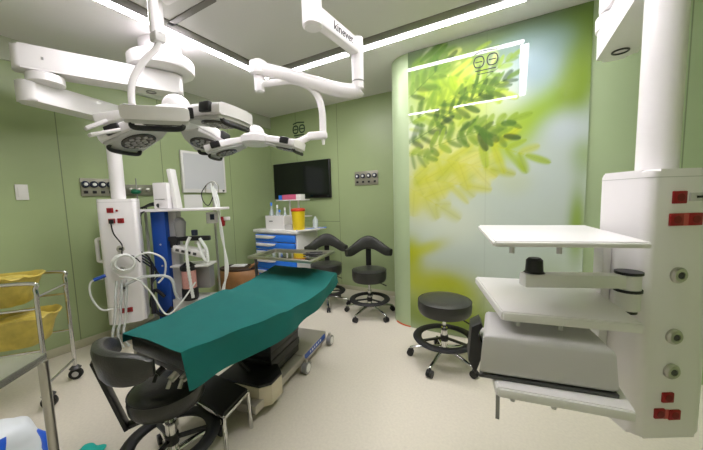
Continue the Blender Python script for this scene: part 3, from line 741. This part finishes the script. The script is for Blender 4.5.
rows = [  # left hem, left edge, middle, right edge, right hem
    [(-1.668, .627, .74), (-1.662, .627, .79), (-1.43, .635, .80), (-1.197, .643, .797), (-1.188, .66, .62)],
    [(-1.72, .86, .70), (-1.70, .86, .785), (-1.44, .86, .79), (-1.175, .86, .79), (-1.19, .90, .62)],
    [(-1.81, 1.25, .68), (-1.80, 1.25, .792), (-1.47, 1.2, .795), (-1.15, 1.15, .778), (-1.155, 1.17, .615)],
    [(-1.845, 1.42, .68), (-1.835, 1.42, .768), (-1.5, 1.4, .778), (-1.18, 1.37, .755), (-1.205, 1.42, .615)],
    [(-1.94, 1.75, .68), (-1.93, 1.75, .778), (-1.58, 1.75, .785), (-1.235, 1.72, .748), (-1.265, 1.76, .63)],
    [(-2.035, 2.04, .70), (-2.03, 2.05, .785), (-1.69, 2.07, .79), (-1.355, 2.075, .775), (-1.355, 2.10, .68)],
    [(-2.035, 2.07, .66), (-2.03, 2.085, .70), (-1.69, 2.105, .69), (-1.37, 2.11, .69), (-1.36, 2.115, .66)],
]
cross = []
for r_ in rows:
    pts = []
    for i in range(4):
        for k in range(8): pts.append(Vector(r_[i]).lerp(Vector(r_[i+1]), k/8))
    pts.append(Vector(r_[4])); cross.append(pts)
W = len(cross[0]); longs = [catmull([c[j] for c in cross], 8) for j in range(W)]
N = len(longs[0]); t_ = bmesh.new(); g = []
for i in range(N):
    row = []
    for j in range(W):
        p = longs[j][i].copy()
        p += Vector((0, 0, .0025*math.sin(i*.9+j*.5))) + (Vector((.006*math.sin(i*.7), 0, 0)) if j > 25 else Vector())
        row.append(t_.verts.new(p))
    g.append(row)
for i in range(N-1):
    for j in range(W-1): t_.faces.new((g[i][j], g[i+1][j], g[i+1][j+1], g[i][j+1]))
bmesh.ops.solidify(t_, geom=t_.faces[:], thickness=.004)
m = MB(); m.merge(t_)
dr = m.build('surgical_drape', M_teal, loc=(-1.6, 1.35, .79)); tag(dr, 'teal cloth drape spread over the operating table', 'drape')

# step stool
sp = thing('step_stool', 'low step with black top and chrome legs beside the table base', 'step stool', (-1.64, 1.08, 0))
cs = [(-1.375, .935), (-1.43, 1.145), (-1.90, 1.15), (-1.86, .95)]
MB().prism(cs, .238, .262, bevel=.006).build('tread', M_rubber, sp, world=True)
fr = MB()
for i in range(4): fr.bar((*cs[i], .235), (*cs[(i+1) % 4], .235), .02, .02, bevel=.003)
fr.build('frame', M_chrome, sp, world=True)
ctr = Vector((-1.64, 1.05))
for i in range(4):
    d = (Vector(cs[i]) - ctr)*.05
    MB().tube([(cs[i][0], cs[i][1], .24), (cs[i][0]+d.x, cs[i][1]+d.y, .0)], .012, 10).build('leg', M_chrome, sp, world=True)

# instrument tray over the far end of the table
my = thing('instrument_stand', 'steel instrument tray on a stand over the table foot end', 'tray stand', (-2.17, 1.95, 0))
tc4 = [(-2.02, 1.725), (-1.39, 1.77), (-1.455, 2.19), (-2.06, 2.08)]
MB().prism(tc4, .918, .924).build('tray', M_mirrorsteel, my, world=True)
rm = MB()
for i in range(4): rm.bar((*tc4[i], .93), (*tc4[(i+1) % 4], .93), .03, .024, bevel=.006, ext=.008)
rm.build('rim', M_steel, my, world=True)
MB().bar((-2.05, 1.90, .905), (-1.6, 1.95, .905), .025, .02).bar((-2.17, 1.93, .905), (-2.02, 1.91, .905), .025, .02).build('bracket', M_steel, my, world=True)
MB().cyl((-2.17, 1.93, .05), (-2.17, 1.93, .915), .014).build('pole', M_darkgrey, my, world=True)
bs = MB(); bs.bar((-2.17, 1.75, .05), (-2.17, 2.3, .05), .035, .03, bevel=.005).bar((-2.42, 1.93, .05), (-2.17, 1.93, .05), .035, .03, bevel=.005)
bs.build('base', M_steel, my, world=True)
for x, y in ((-2.17, 1.77), (-2.17, 2.28), (-2.41, 1.93)):
    MB().cyl((x-.012, y, .025), (x+.012, y, .025), .025).build('caster', M_black, my, world=True)
def instrument(p0, p1, m, label, r=.008):
    p0, p1 = Vector(p0), Vector(p1); d = (p1-p0)
    o = MB().tube([p0, p0+d*.45, p0+d*.5, p1], lambda q: r*(1.2-.5*q), 8).torus(p0 - d.normalized()*.018, .016, .004, 16, 6).build('surgical_instrument', m, loc=p0)
    return tag(o, label, 'instrument', 'instruments on the steel tray')
instrument((-1.62, 2.06, .934), (-1.52, 2.12, .934), M_black, 'black handled instrument at the far right corner of the steel tray')
instrument((-1.60, 2.00, .934), (-1.47, 2.05, .934), M_black, 'black instrument lying nearer the middle of the steel tray end')
instrument((-1.52, 1.90, .934), (-1.45, 1.84, .934), M_darkgrey, 'dark instrument at the right edge of the steel tray')

# ---------------------------------------------------------------- blue drawer cart and things on it
ct = thing('drawer_cart', 'blue and white drawer cart in the corner under the screen', 'cart', (-3.06, 3.37, 0))
x0, x1, y0, y1 = -3.46, -2.66, 3.10, 3.60
MB().box(((x0+x1)/2, (y0+y1)/2+.01, .52), (x1-x0, y1-y0-.02, .84), bevel=.01).build('body', M_whiteplastic, ct, world=True)
MB().box(((x0+x1)/2, (y0+y1)/2, .965), (x1-x0+.06, y1-y0+.05, .05), bevel=.015).build('top', M_whiteplastic, ct, world=True)
zt = .925
for k, h in enumerate((.115, .115, .125, .17, .23)):
    d = MB().box(((x0+x1)/2, y0-.005, zt-h/2), (x1-x0-.03, .03, h-.012), bevel=.006).build('drawer', M_blue, ct, world=True)
    hd = [(-.36, .02), (.04, .02), (.0, -.014), (-.10, -.026), (-.36, -.026)]
    MB(frame_M(((x0+x1)/2, y0-.022, zt-.04), (1, 0, 0), (0, 0, 1))).prism(hd, -.004, .014, bevel=.003).build('handle', M_white, d, world=True)
    zt -= h
MB().bar((x1-.01, y0+.02, .995), (x1+.18, y1-.02, .995), .012, .012).build('rim', M_blue, ct, world=True)
MB().prism([(x1+.02, y0-.02), (x1+.17, y0+.22), (x1+.17, y1-.02), (x1+.02, y1)], .975, .995, bevel=.004).build('side_shelf', M_whiteplastic, ct, world=True)
for x, y in ((x0+.06, y0+.06), (x1-.06, y0+.06), (x0+.06, y1-.06), (x1-.06, y1-.06)):
    MB().cyl((x-.015, y, .05), (x+.015, y, .05), .05).cyl((x, y, .05), (x, y, .11), .012).build('caster', M_darkgrey, ct, world=True)
us = MB()
for x in (-2.97, -2.60+.0):
    pass
us.cyl((-3.03, 3.42, .98), (-3.03, 3.42, 1.42), .014).cyl((-2.86, 3.42, .98), (-2.86, 3.42, 1.42), .014)
us.build('post', M_whiteplastic, ct, world=True)
MB().box((-2.97, 3.42, 1.412), (.48, .22, .018), bevel=.004).build('upper_shelf', M_whiteplastic, ct, world=True)
MB().box((-2.85, 3.42, 1.17), (.34, .18, .014), bevel=.003).build('upper_shelf', M_whiteplastic, ct, world=True)
ZT = .99
bx = thing('storage_box', 'white open box holding bottles on the drawer cart', 'box', (-3.12, 3.27, ZT))
bb = MB(); w_, d_, h_ = .36, .2, .2
bb.box((-3.12, 3.27, ZT+.006), (w_, d_, .012))
for c, s in (((0, -d_/2, 0), (w_, .01, h_)), ((0, d_/2, 0), (w_, .01, h_)), ((-w_/2, 0, 0), (.01, d_, h_)), ((w_/2, 0, 0), (.01, d_, h_))):
    bb.box((-3.12+c[0], 3.27+c[1], ZT+h_/2), s)
bb.build('tub', M_white, bx, world=True)
MB().box((-3.19, 3.163, ZT+.12), (.07, .004, .012)).build('label_mark', M_darkgrey, bx, world=True)
for k, (x, y, h, lb) in enumerate(((-3.25, 3.25, .38, 'tallest clear bottle at the left end of the white box'), (-3.17, 3.29, .34, 'clear bottle second from left in the white box'), (-3.08, 3.24, .27, 'short clear bottle in the middle of the white box'), (-3.01, 3.28, .30, 'clear bottle at the right end of the white box'))):
    o = thing('clear_bottle', lb, 'bottle', (x, y, ZT+.012), 0, 'bottles in the white box')
    MB().lathe([(.03, 0), (.034, .01), (.034, h*.6), (.012, h*.78), (.012, h*.9)], n=18).build('bottle_body', M_clear, o)
    MB().lathe([(.014, h*.88), (.014, h), (.01, h+.005)], n=14).build('cap', M_whiteplastic if k % 2 else M_blue, o)
shp = thing('sharps_bin', 'yellow sharps container with red lid on the drawer cart', 'sharps container', (-2.69, 3.2, ZT+.003))
MB().lathe([(.078, 0), (.083, .008), (.094, .265), (.096, .27)], n=28).build('container', M_yellow, shp)
MB().lathe([(.100, .262), (.102, .285), (.092, .298), (.05, .306)], n=28).build('lid', mat('red_lid', (196, 66, 38), .45), shp)
o = MB().lathe([(.035, 0), (.04, .01), (.04, .12), (.018, .15), (.018, .17)], n=20).build('plastic_bottle', M_clear, loc=(0, 0, 0)); o.location = (-2.56, 3.42, ZT+.006); tag(o, 'clear plastic bottle behind the yellow sharps container', 'bottle')
o = MB().box((-2.97, 3.40, 1.458), (.28, .12, .074), bevel=.003).build('glove_box', M_pinkbox, loc=(-2.97, 3.40, 1.421)); tag(o, 'pink glove carton on top of the cart upper shelf', 'carton')
o = MB().box((-3.15, 3.39, 1.455), (.06, .1, .068), bevel=.003).build('small_carton', M_blue, loc=(-3.15, 3.39, 1.421)); tag(o, 'small blue carton left of the pink glove carton', 'carton')
o = MB().box((-2.785, 3.38, 1.458), (.09, .1, .074), bevel=.003).build('small_carton', M_paper, loc=(-2.785, 3.38, 1.421)); tag(o, 'small white carton right of the pink glove carton', 'carton')
o = MB().box((-2.86, 3.22, ZT+.035), (.14, .1, .07), bevel=.004).build('tissue_pack', M_lightgrey, loc=(-2.86, 3.22, ZT)); tag(o, 'low pale pack between the white box and sharps container', 'pack')

# brown bag in the corner
bg = thing('bag', 'brown leather bag on the floor by the left wall', 'bag', (-3.44, 2.73, 0), R(20))
bgm = MB()
bgm.lathe([(.12, .0), (.18, .05), (.225, .18), (.255, .33), (.235, .44), (.2, .475)], n=36, M=Matrix.Diagonal((1.2, .86, 1, 1)))
bgm.build('bag_body', M_brown, bg)
MB().torus((0, 0, .475), .2, .02, M=Matrix.Diagonal((1.2, .86, 1, 1))).build('rim', M_browndark, bg)
MB().lathe([(.19, .478), (.12, .492), (.01, .496)], n=30, M=Matrix.Diagonal((1.2, .86, 1, 1))).build('bag_lining', M_browndark, bg)
MB().tube(catmull([(.19, -.07, .47), (.27, -.06, .54), (.28, .04, .54), (.2, .09, .47)], 6), .015, 8).build('handle', M_brown, bg)
o = MB().box((-3.45, 2.76, .503), (.2, .14, .012), rz=R(28), bevel=.003).box((-3.46, 2.75, .512), (.09, .06, .01), rz=R(10)).build('paper_pack', M_paper, loc=(-3.45, 2.76, .497)); tag(o, 'white paper packet lying on top of the brown bag', 'packet')

# ---------------------------------------------------------------- anaesthesia machine
AM = thing('anaesthesia_machine', 'blue pillared anaesthesia machine with white top shelf behind the drape', 'medical machine', (-3.15, 1.80, 0), R(29.7))
def A(x, y, z): return (x, y, z)
MB().box((.0, 0, 1.345), (.96, .30, .028), bevel=.008).build('top_shelf', M_white, AM)
MB().box((-.21, .02, .72), (.155, .13, 1.22), bevel=.012).build('pillar', M_bluepaint, AM)
for z in (.75, .98): MB().cyl((-.2, -.046, z), (-.2, -.05, z), .01, n=10).build('screw', M_lightgrey, AM)
MB().box((-.09, .06, .72), (.09, .09, 1.22), bevel=.008).build('rear_frame', M_lightgrey, AM)
MB().cyl((-.42, .08, .14), (-.42, .08, 1.33), .014).build('rear_post', M_lightgrey, AM)
MB().box((.0, .02, .11), (.84, .40, .06), bevel=.012).build('base', M_midgrey, AM)
for x, y in ((-.36, -.14), (.36, -.14), (-.36, .18), (.36, .18)):
    MB().cyl((x-.015, y, .045), (x+.015, y, .045), .045).cyl((x, y, .045), (x, y, .09), .012).build('caster', M_black, AM)
MB().box((.12, .05, .26), (.46, .24, .24), bevel=.012).build('lower_cabinet', M_lightgrey, AM)
MB().box((.10, .04, .74), (.40, .24, .02), bevel=.004).build('middle_shelf', M_whiteplastic, AM)
MB().box((.10, -.02, 1.035), (.44, .05, .05), bevel=.008).build('support_arm', M_black, AM)
MB().box((-.06, -.02, 1.0), (.08, .06, .12), bevel=.008).build('arm_clamp', M_black, AM)
mod = MB().box((.10, -.02, .90), (.32, .14, .07), rot=(0, R(14), 0), bevel=.01).build('flow_module', M_whiteplastic, AM)
for k in range(4): MB().box((.0+k*.06, -.092, .922-k*.015), (.034, .008, .026), rot=(0, R(14), 0)).build('module_key', M_darkgrey, mod)
MB().box((.16, .09, .60), (.2, .12, .26), bevel=.01).build('absorber_block', M_midgrey, AM)
cn = MB().lathe([(.068, .50), (.07, .51), (.07, .70), (.068, .71)], (.085, -.06, 0), 28).build('absorber_canister', M_pink, AM)
MB().lathe([(.076, .70), (.082, .71), (.082, .745), (.05, .765), (.02, .79)], (.085, -.06, 0), 28).build('canister_lid', M_black, cn)
MB().lathe([(.07, .38), (.08, .40), (.08, .50), (.075, .51)], (.085, -.06, 0), 28).build('canister_base', M_black, cn)
MB().cyl((.02, -.04, 1.22), (.02, -.04, 1.06), .06, .045).ball((.02, -.04, 1.22), .05).build('breathing_bag', M_midgrey, AM)
# monitor unit on the shelf
mn = MB().box((-.125, .0, 1.495), (.15, .2, .27), bevel=.012).build('monitor_base', M_white, AM)
MB().box((-.03, .0, 1.565), (.05, .10, .42), rot=(0, R(-6), 0), bevel=.012).build('monitor_screen', M_whiteplastic, mn)
MB().box((-.13, -.102, 1.46), (.10, .004, .006)).build('base_slot', M_midgrey, mn)
for k in range(5):
    MB().tube(catmull([(-.40+.03*k, -.05-.012*k, 1.37), (-.30, -.10+.01*k, 1.385+.004*k), (-.22, -.06, 1.40+.006*k), (-.14, -.12, 1.41-.008*k)], 6), .008, 6).build('cable', M_black, AM)
for k in range(2):
    MB().tube(catmull([(-.42+.04*k, -.14, 1.36), (-.43+.05*k, -.17, 1.24), (-.36, -.17, 1.12-.06*k), (-.30, -.17, 1.2), (-.33+.03*k, -.16, 1.30), (-.26, -.16, 1.34)], 6), .005, 6).build('cable', M_black, AM)
MB().tube(catmull([(-.12, -.07, .30), (-.2, -.1, .22), (-.3, -.12, .34), (-.27, -.1, .5), (-.18, -.08, .42)], 6), .018, 8).build('cable', M_black, AM)
# corrugated breathing hoses
def corr(pts, r): 
    P = catmull(pts, 26); return MB().tube(P, lambda q: r*(1 + .12*math.sin(q*len(P)*2.1)), 10)
corr([(.15, -.1, 1.06), (.12, -.13, .95), (.13, -.14, .7), (.155, -.14, .42)], .016).build('breathing_hose', M_hose, AM)
corr([(.22, -.08, 1.0), (.28, -.13, .87), (.33, -.13, .80), (.32, -.12, .93), (.25, -.1, 1.04)], .016).build('breathing_hose', M_hose, AM)
MB().box((.185, -.07, 1.10), (.05, .05, .06), bevel=.008).build('hose_valve', M_navy, AM)
MB().cyl((.205, -.08, .98), (.205, -.08, 1.01), .02).build('elbow_fitting', M_steel, AM)
# infusion pole
MB().cyl((.32, .12, .14), (.32, .12, 1.63), .012).build('infusion_pole', M_steel, AM)
MB().tube(catmull([(.24, .12, 1.52), (.25, .12, 1.60), (.32, .12, 1.64), (.38, .12, 1.60), (.38, .12, 1.52)], 5), .006, 8).build('pole_hook', M_steel, AM)
MB().tube(catmull([(.27, .08, 1.60), (.22, .07, 1.52), (.23, .07, 1.43), (.28, .08, 1.38), (.34, .08, 1.48)], 6), .005, 6).build('cable', M_black, AM)
pm = MB().box((.31, .08, 1.245), (.10, .08, .12), bevel=.01).build('infusion_pump', M_whiteplastic, AM)
MB().box((.33, .038, 1.255), (.045, .004, .06)).build('pump_display', M_navy, pm)
MB().box((.42, .08, 1.20), (.05, .06, .11), bevel=.02).build('red_clip', M_red, AM)
MB().box((.47, .08, 1.23), (.07, .03, .04), bevel=.008).build('hose_clip', M_whiteplastic, AM)
for k in range(3):
    MB().tube(catmull([(.33+.02*k, .06, 1.62-.03*k), (.37+.02*k, .05, 1.4), (.43-.01*k, .04, 1.1), (.44+.015*k, .03, .7), (.40, .03, .4+.04*k), (.33, .03, .30)], 10), .009, 8).build('infusion_line', M_hose, AM)

# ---------------------------------------------------------------- waste cart with yellow basins, left
wc = thing('linen_cart', 'tubular steel cart holding two yellow basins at far left', 'cart', (-3.17, .50, 0), R(50.7))
for s in (-1, 1):
    y = s*.18
    nm = catmull([(-.29, y, .76), (-.29, y, .85), (-.25, y, .90), (.25, y, .90), (.29, y, .85), (.29, y, .76)], 6)
    MB().tube([(-.29, y, .09)] + nm + [(.29, y, .09)], .014, 12).build('side_frame', M_chrome, wc)
    for z in (.42, .72): MB().cyl((-.29, y, z), (.29, y, z), .009).build('side_rail', M_chrome, wc)
for x in (-.29, .29):
    for z in (.80, .17): MB().cyl((x, -.18, z), (x, .18, z), .009).build('cross_rail', M_chrome, wc)
    for y in (-.18, .18):
        q = MB().cyl((x, y-.014, .045), (x, y+.014, .045), .045).build('caster', M_rubber, wc)
        MB().lathe([(.03, .085), (.04, .095), (.02, .115)], (x, y, 0), 16).build('caster_cap', M_darkgrey, q)
        MB().cyl((x, y-.017, .045), (x, y+.017, .045), .022).build('caster_hub', M_lightgrey, q)
def basin(z0, z1, sx, sy, ox, label):
    t = thing('waste_basin', label, 'basin', (-3.17, .50, 0), R(50.7), 'yellow basins on the cart')
    tm = bmesh.new(); rings = []
    prof = [(.72, z0), (.80, z0+.02), (.90, z0+(z1-z0)*.6), (1.0, z1-.02), (1.08, z1), (1.06, z1+.006), (.98, z1-.01), (.86, z0+(z1-z0)*.6), (.78, z0+.035)]
    base = rrect(sx, sy, sy*.4, 7); rr = random.Random(int(z0*100)); wob = [rr.uniform(-.012, .012) for _ in base]
    for (f, z) in prof:
        k = 1.0 if z > z1-.03 else .2
        rings.append([tm.verts.new((ox+x*f, y*f, z + wob[i]*k)) for i, (x, y) in enumerate(base)])
    for a_, b_2 in zip(rings, rings[1:]):
        n = len(a_)
        for k in range(n): tm.faces.new((a_[k], a_[(k+1) % n], b_2[(k+1) % n], b_2[k]))
    tm.faces.new(rings[0][::-1]); tm.faces.new(rings[-1])
    m = MB(); m.merge(tm); m.build('bowl', M_liner, t)
    lm = MB(); rr = random.Random(5)
    for k in range(9): lm.ball((ox+rr.uniform(-.17, .17)*sx/.5, rr.uniform(-.07, .07), z1-.035), .06, (1.4, .9, .5), 12)
    lm.build('bag_liner', M_liner, t)
basin(.73, .93, .50, .31, -.03, 'upper yellow lined basin on the steel cart')
basin(.43, .64, .52, .31, .03, 'lower yellow lined basin on the steel cart')

# polished steel table at the left edge
tt = thing('steel_table', 'polished steel table cropped by the left edge of the frame', 'table', (-1.75, .15, 0))
e1 = Vector((.64, -.77, 0)); e2 = Vector((-.77, -.64, 0)); K = Vector((-1.72, .378, 0))
cor = [K, K+e1*.5, K+e1*.5+e2*.5, K+e2*.5]
MB().prism([(p.x, p.y) for p in cor], .765, .80, bevel=.005).build('tabletop', mat('satin_steel', (196, 194, 184), .22, metal=.75), tt, world=True)
for p in cor:
    q = p + (sum(cor, Vector()) / 4 - p)*.04
    MB().cyl((q.x, q.y, 0), (q.x, q.y, .766), .017).build('leg', M_steel, tt, world=True)
rl = MB()
for i in range(4): rl.bar((cor[i].x*.97+cor[(i+2) % 4].x*.03, cor[i].y*.97+cor[(i+2) % 4].y*.03, .22), (cor[(i+1) % 4].x*.97+cor[(i+3) % 4].x*.03, cor[(i+1) % 4].y*.97+cor[(i+3) % 4].y*.03, .22), .02, .02)
rl.build('stretcher', M_steel, tt, world=True)

# printed plastic bag and teal cloth on the floor at bottom left
def crumple(c, r, sc, seed, amp, material, name, label, cat):
    tm = bmesh.new(); bmesh.ops.create_icosphere(tm, subdivisions=4, radius=1)
    rr = random.Random(seed); dirs = [(Vector((rr.gauss(0, 1), rr.gauss(0, 1), rr.gauss(0, 1))).normalized(), rr.uniform(3, 9), rr.uniform(0, 6)) for _ in range(12)]
    for v in tm.verts:
        n = v.co.normalized(); d = sum(math.sin(n.dot(a)*f+p) for a, f, p in dirs)/12
        v.co = Vector((n.x*sc[0], n.y*sc[1], max(n.z, -.55)*sc[2])) * (r*(1+amp*d*2))
    zmin = min(v.co.z for v in tm.verts)
    m = MB(Matrix.Translation((c[0], c[1], -zmin))); m.merge(tm)
    return tag(m.build(name, material, loc=(c[0], c[1], 0)), label, cat)
crumple((-2.22, .30), .165, (1, .9, 1.25), 3, .22, M_bluebag, 'plastic_bag', 'white plastic bag with blue print in the bottom left corner', 'bag')
crumple((-2.08, .575), .06, (1.5, 1.0, .3), 8, .5, mat('light_teal_cloth', (30, 176, 160), .8), 'cloth_scrap', 'bright teal crumpled cloth on the floor at the lower left', 'cloth')

# ---------------------------------------------------------------- camera, world, view
cam = bpy.data.cameras.new('camera'); co = bpy.data.objects.new('camera', cam); COL.objects.link(co)
f, yaw, pitch, roll = 291.134, .519154, .0903693, -.0287328
F = Vector((-math.sin(yaw)*math.cos(pitch), math.cos(yaw)*math.cos(pitch), -math.sin(pitch)))
r0 = Vector((math.cos(yaw), math.sin(yaw), 0)); u0 = r0.cross(F)
r2 = r0*math.cos(roll) + u0*math.sin(roll); u2 = -r0*math.sin(roll) + u0*math.cos(roll)
Mc = Matrix((r2, u2, -F)).transposed().to_4x4(); Mc.translation = (0, 0, 1.41)
co.matrix_world = Mc
cam.sensor_fit = 'HORIZONTAL'; cam.sensor_width = 36; cam.lens = 36*f/703; cam.clip_start = .02
S.camera = co
w = bpy.data.worlds.new('world'); S.world = w; w.use_nodes = True
w.node_tree.nodes['Background'].inputs[0].default_value = (0, 0, 0, 1)
vs = S.view_settings; vs.view_transform = 'Standard'; vs.look = 'None'; vs.gamma = 1; vs.use_curve_mapping = False
vs.exposure = 1.68
S.cycles.use_denoising = True
S.cycles.max_bounces = 10; S.cycles.diffuse_bounces = 6
S.cycles.sample_clamp_indirect = 6
